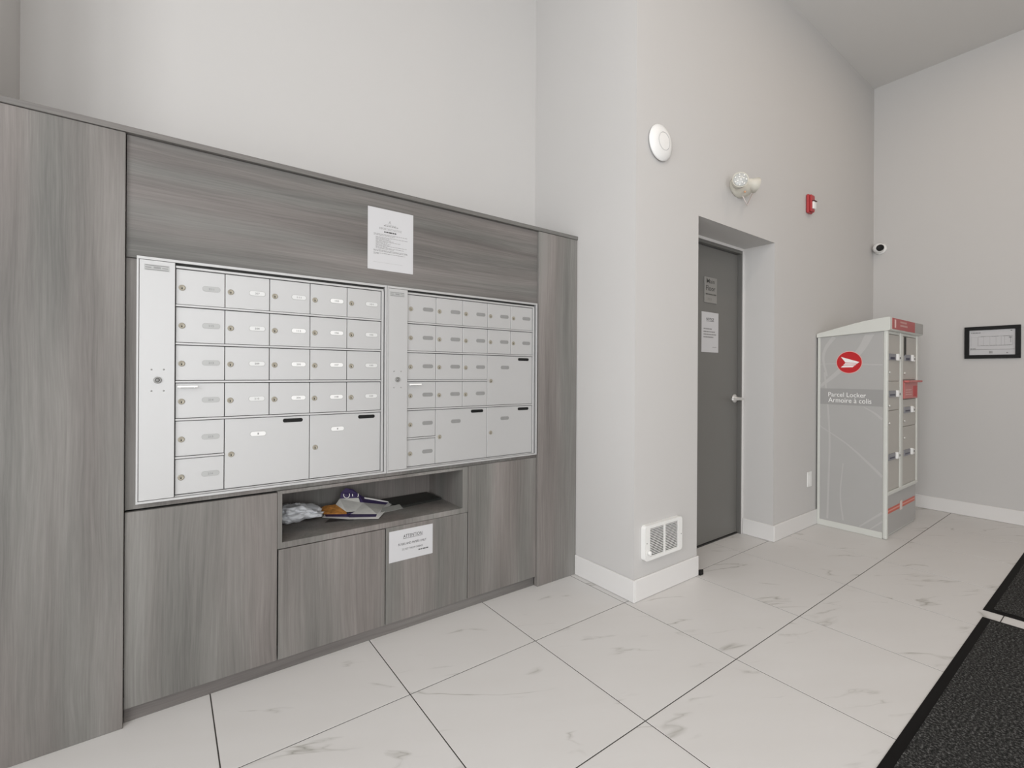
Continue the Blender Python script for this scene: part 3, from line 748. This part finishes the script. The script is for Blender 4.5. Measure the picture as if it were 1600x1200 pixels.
for poly in ([(303, 238), (604, 320), (585, 334), (375, 326)], [(372, 334), (583, 336), (566, 348), (362, 350)], [(352, 358), (556, 356), (536, 371), (340, 376)], [(330, 384), (528, 378), (492, 405), (302, 408)]):
    lg.prism([lp(*q) for q in poly], (.0003, 0, 0), 2)
lg.build('emblem', [REDP, PINK, WPRINT], sd)
# front: frame and compartment doors
def front(x0, x1, z0, z1, name, m, par, proud=.0, bev=.002):
    return MB().box(x0, x1, LY0 + .006 - proud, LY0 + .022, z0, z1, bev=bev).build(name, m, par)
front(4.548, 4.608, .335, 1.532, 'mullion', LOCKT, lk, .006, .004)
front(LX0 + .031, LX1 - .031, 1.512, 1.532, 'top_rail', LOCKT, lk)
front(LX0 + .010, LX1 - .004, .318, .346, 'bottom_lip', LOCKT, lk, .008, .004)
STK = mat('sticker_print', (.25, .25, .27), .5); STK2 = mat('sticker_dark', (.03, .028, .06), .5)
def handle(d, x, z, dark):
    h = MB().box(x, x + .150, LY0 - .0005, LY0 + .0065, z - .024, z + .024, mi=0)
    h.box(x + .02, x + .12, LY0 - .001, LY0 - .0006, z - .018, z + .0, mi=1) if dark else h.box(x + .015, x + .13, LY0 - .001, LY0 - .0006, z - .012, z - .002, mi=1)
    h.build('sticker', [STK, STK2], d)
    MB().box(x + .160, x + .190, LY0 - .012, LY0 + .0065, z - .024, z + .026, bev=.003).box(x + .2, x + .258, LY0 - .003, LY0 + .0065, z - .026, z + .012, bev=.002).lathe([(0, 0), (.010, 0), (.008, .004), (0, .005)], (x + .235, LY0 - .003, z - .004), (0, -1, 0), 12, 1).build('latch_tab', [WPRINT, STEELD], d)
def knob(d, x, z):
    MB().lathe([(0, 0), (.010, 0), (.010, .006), (.006, .010), (0, .011)], (x, LY0 + .0065, z), (0, -1, 0), 16).build('lock', STEEL, d)
for (z0, z1, hz_, kz, dk) in ((1.162, 1.508, 1.341, 1.226, True), (.944, 1.159, 1.066, .980, False), (.348, .941, .598, .850, False)):
    d = front(4.283, 4.545, z0, z1, 'locker_door', LOCKD, lk); handle(d, 4.286, hz_, dk); knob(d, 4.300, kz)
for (z0, z1, hz_, kz, dk) in ((1.172, 1.508, 1.343, 1.221, True), (.805, 1.016, .933, .848, False), (.348, .802, .596, .714, False)):
    d = front(4.611, 4.972, z0, z1, 'locker_door', LOCKD, lk); handle(d, 4.655, hz_, dk); knob(d, 4.660, kz)
MB().box(4.650, 4.69, LY0 + .0015, LY0 + .0058, 1.36, 1.505).build('dark_tape', DARK, lk)
rd = MB().box(4.620, 4.968, LY0 - .006, LY0 + .022, 1.022, 1.165, bev=.003).build('mail_drop_box', mat('drop_red', (.52, .16, .15), .4), lk)
MB().box(4.612, 4.976, LY0 - .036, LY0 - .004, 1.150, 1.166, bev=.003).build('drop_flap', mat('flap_red', (.50, .13, .12), .4), rd)
MB().box(4.845, 4.945, LY0 - .0068, LY0 - .0058, 1.035, 1.122).build('red_label', REDP, rd)
bl = MB(); bars(bl, face_y(4.65, 1.04, LY0 - .0065), [(0, .16, .012, .006), (0, .17, .03, .006), (0, .15, .048, .006)], 0)
bl.build('drop_print', mat('pale_pink_print', (.75, .48, .45), .5), rd)
# lower panel
lp_ = MB().box(LX0 + .030, LX1 - .004, LY0 + .012, LY0 + .022, .021, .316).build('base_panel', LOCKG, lk)
MB().box(LX0 + .050, LX1 - .03, LY0 + .0108, LY0 + .0118, .176, .214, mi=0).box(LX0 + .050, LX1 - .03, LY0 + .0102, LY0 + .0108, .191, .201, mi=1).box(4.585, 4.645, LY0 + .0096, LY0 + .0104, .160, .232, mi=2).build('stripe_print', [mat('stripe_red', (.56, .10, .06), .45), mat('stripe_rose', (.70, .30, .24), .45), mat('stripe_pale', (.72, .62, .58), .5)], lp_)

# ------------------------------------------------------------------ entrance mats
def floor_mat(x0, x1, y0, y1, label):
    t = thing('entrance_mat', ((x0 + x1) / 2, (y0 + y1) / 2, 0), label, 'mat', 'charcoal entrance mats')
    e = .034; z = .0008
    bmo = MB()
    o = [(x0, y0), (x1, y0), (x1, y1), (x0, y1)]; i_ = [(x0 + e, y0 + e), (x1 - e, y0 + e), (x1 - e, y1 - e), (x0 + e, y1 - e)]
    v = [(*p, z) for p in o] + [(*p, z + .0015) for p in o] + [(*p, z + .0065) for p in i_] + [(*p, z) for p in i_]
    f = []
    for k in range(4):
        n_ = (k + 1) % 4; f += [[k, n_, 4 + n_, 4 + k], [4 + k, 4 + n_, 8 + n_, 8 + k], [8 + k, 8 + n_, 12 + n_, 12 + k], [12 + k, 12 + n_, n_, k]]
    bmo.add(v, f); bmo.build('rubber_border', RUBBER, t)
    # low ribbed carpet pile
    nx = 130; ny = int((y1 - y0 - 2 * e) / .009); v = []; f = []
    for j in range(ny + 1):
        for i in range(nx + 1):
            xx = x0 + e + (x1 - x0 - 2 * e) * i / nx; yy = y0 + e + (y1 - y0 - 2 * e) * j / ny
            v.append((xx, yy, z + .0078 + (.0016 if j % 2 else 0) + .0012 * noise.noise(Vector((xx * 70, yy * 70, 3)))))
    for j in range(ny):
        for i in range(nx):
            a = j * (nx + 1) + i; f.append([a, a + 1, a + nx + 2, a + nx + 1])
    MB().add(v, f, 0, True).build('carpet', CARPET, t)
floor_mat(1.455, 3.286, -.72, .493, 'charcoal carpet entrance mat with rubber edge, the one farther from the end wall')
floor_mat(3.388, 5.22, -.72, .508, 'charcoal carpet entrance mat with rubber edge, nearer the end wall')

# ------------------------------------------------------------------ things left in the open shelf
ZS = NZ0 + .0008
# crumpled white plastic bag
b = bmesh.new(); bmesh.ops.create_icosphere(b, subdivisions=5, radius=1)
bag_c = Vector((.482, 2.318, ZS))
for q in b.verts:
    d = q.co.normalized()
    n_ = noise.noise(d * 1.7 + Vector((3, 1, 7))); r1 = 1 - abs(noise.noise(d * 2.6 + Vector((9, 2, 4)))) * 2; r2 = 1 - abs(noise.noise(d * 5.5 + Vector((1, 8, 2)))) * 2
    s_ = .82 + .30 * n_ + .14 * r1 + .06 * r2
    p = d * s_
    ang = math.atan2(d.y, d.x)
    lip = max(0, cos(ang + .25)) ** 4
    x = p.x * (.100 + .030 * lip); y = p.y * .088; z = max(0, .42 * p.z + .42) * .098
    z *= (1 - .45 * lip)
    q.co = bag_c + Vector((max(x, -.098), y, z))
bag = MB().bm(b, 0, None, True).build('plastic_bag', mat('bag_plastic', (.84, .86, .89), .35, spec=.5))
tag(bag, 'crumpled white plastic bag in the open cabinet shelf', 'bag')
# folded newspaper flyer: each leaf is bent paper; P(px zoom, depth)
def P(a, b_, y=None):
    px, py = 430 + a / 7.62, 750 + b_ / 7.62
    p = un(px, py, 1, y) if y else un(px, py, 2, ZS + .004)
    p.z = max(p.z, ZS + .002); return p
fy = thing('newspaper_flyer', (.76, 2.25, ZS), 'folded newspaper flyer with purple bands and orange picture in the open shelf', 'flyer')
NEWS = mat('newsprint', (.66, .65, .61), .7, var=.18, vscale=38); PURP = mat('purple_print', (.055, .035, .12), .6); ORNG = mat('orange_print', (.48, .21, .05), .6, var=.75, vscale=70); MARG = mat('newsprint_margin', (.86, .85, .83), .7)
a_ = P(840, 95, 2.365); bb = P(930, 112, 2.37); c_ = P(1060, 205, 2.375); dd_ = P(1195, 222, 2.385); e_ = P(1405, 270, 2.35)
f_ = P(1230, 460); g_ = P(870, 465); h_ = P(560, 445); i2 = P(440, 370, 2.37); j_ = P(600, 305, 2.37); k_ = P(720, 290, 2.35); l_ = P(762, 230, 2.355)
mm_ = P(850, 380, 2.27); nn_ = P(1010, 265, 2.335); oo = P(950, 375, 2.275)
def leaf_(name, polys, mats, parent, th=.0009, sub=None):
    mb = MB()
    for poly, mi in polys: mb.prism(poly, (0, .0004, -th), mi)
    return mb.build(name, mats, parent)
up1 = P(782, 150, 2.358); up2 = P(992, 165, 2.362); up3 = P(992, 212, 2.35); up4 = P(772, 222, 2.353)
lf = leaf_('upright_leaf', [([up1, a_, bb, up2, up3, up4], 1), ([up4, up3, nn_, oo, mm_, k_, l_], 0)], [NEWS, PURP], fy)
s1 = P(1350, 268, 2.352); s2 = P(1315, 302, 2.33); s3 = P(1050, 268, 2.335); s4 = P(1062, 222, 2.37)
q1 = P(1212, 405); q2 = P(1200, 438); q3 = P(880, 445); q4 = P(895, 405)
leaf_('front_leaf', [([up2, c_, s4, s3, nn_], 1), ([c_, dd_, e_, s1, s4], 2), ([s4, s1, s2, s3], 1), ([s1, e_, f_, q2, q1, s2], 2), ([nn_, s3, s2, q1, q4, oo], 0), ([q4, q1, q2, q3], 1), ([q3, q2, f_, g_], 2)], [NEWS, PURP, MARG], fy)
w1_ = P(850, 405, 2.26); w2_ = P(590, 408); w3_ = P(600, 436); w4_ = P(870, 440)
leaf_('picture_leaf', [([i2, j_, k_, mm_, w1_, w2_], 0), ([w2_, w1_, oo, q4, w4_, w3_], 1), ([w2_, w3_, w4_, q3, g_, h_], 2), ([k_, mm_, oo], 3)], [ORNG, PURP, MARG, NEWS], fy)
ttl = MB()
for ca, cb, yy in ((850, 178, 2.349), (955, 178, 2.353)):
    for k in range(24):
        t0, t1 = (pi * .9 + 1.25 * pi * k / 24, pi * .9 + 1.25 * pi * (k + 1) / 24)
        o1 = [P(ca + 40 * cos(t), cb - 40 * sin(t), yy) for t in (t0, t1)]; i1 = [P(ca + 30 * cos(t), cb - 32 * sin(t), yy) for t in (t1, t0)]
        ttl.add(o1 + i1, [[0, 1, 2, 3]])
ttl.build('title_print', MARG, lf)
# flat black folder and grey card at the right end
fo = MB().prism([(.925, 2.418, ZS), (1.188, 2.420, ZS), (1.196, 2.262, ZS), (.962, 2.232, ZS)], (0, 0, .010)).build('black_folder', mat('folder_black', (.018, .019, .017), .5))
tag(fo, 'flat black folder lying at the right end of the open shelf', 'folder')
cd_ = MB().prism([(.838, 2.205, ZS), (.962, 2.222, ZS), (.958, 2.256, ZS + .012), (.865, 2.245, ZS + .012)], (0, 0, .0022)).build('paper_card', mat('card_grey', (.26, .26, .245), .6))
tag(cd_, 'small grey card at the front corner of the black folder', 'card')
bf = MB().prism([(.585, 2.215, ZS), (.70, 2.178, ZS), (.73, 2.215, ZS), (.62, 2.262, ZS)], (0, 0, .0012)).build('dark_leaflet', mat('leaflet_dark', (.02, .018, .018), .5))
tag(bf, 'thin dark leaflet under the newspaper flyer beside the bag', 'leaflet')

# ------------------------------------------------------------------ recessed ceiling downlights (warm)
def downlight(x, y, label):
    t = thing('downlight', (x, y, ZC), label, 'downlight', 'recessed ceiling downlights')
    MB().lathe([(.055, 0), (.085, 0), (.085, .006), (.058, .010), (.052, .004)], (x, y, ZC), (0, 0, -1), 28).build('trim_ring', WPLAS, t)
    l = bpy.data.lights.new('downlight_lamp', 'AREA'); l.shape = 'DISK'; l.size = .10; l.energy = PW_DOWN; l.color = (1.0, .80, .62)
    o = bpy.data.objects.new('downlight_lamp', l); COL.objects.link(o); o.location = (x, y, ZC - .012)
for x in (1.2, 3.0, 4.4):
    for y in (-1.6, .35):
        downlight(x, y, 'round white recessed ceiling downlight ' + ('toward the glazed front, ' if y < 0 else 'over the floor mats, ') + {1.2: 'in line with the mailboxes', 3.0: 'in line with the grey door', 4.4: 'in line with the parcel locker'}[x])
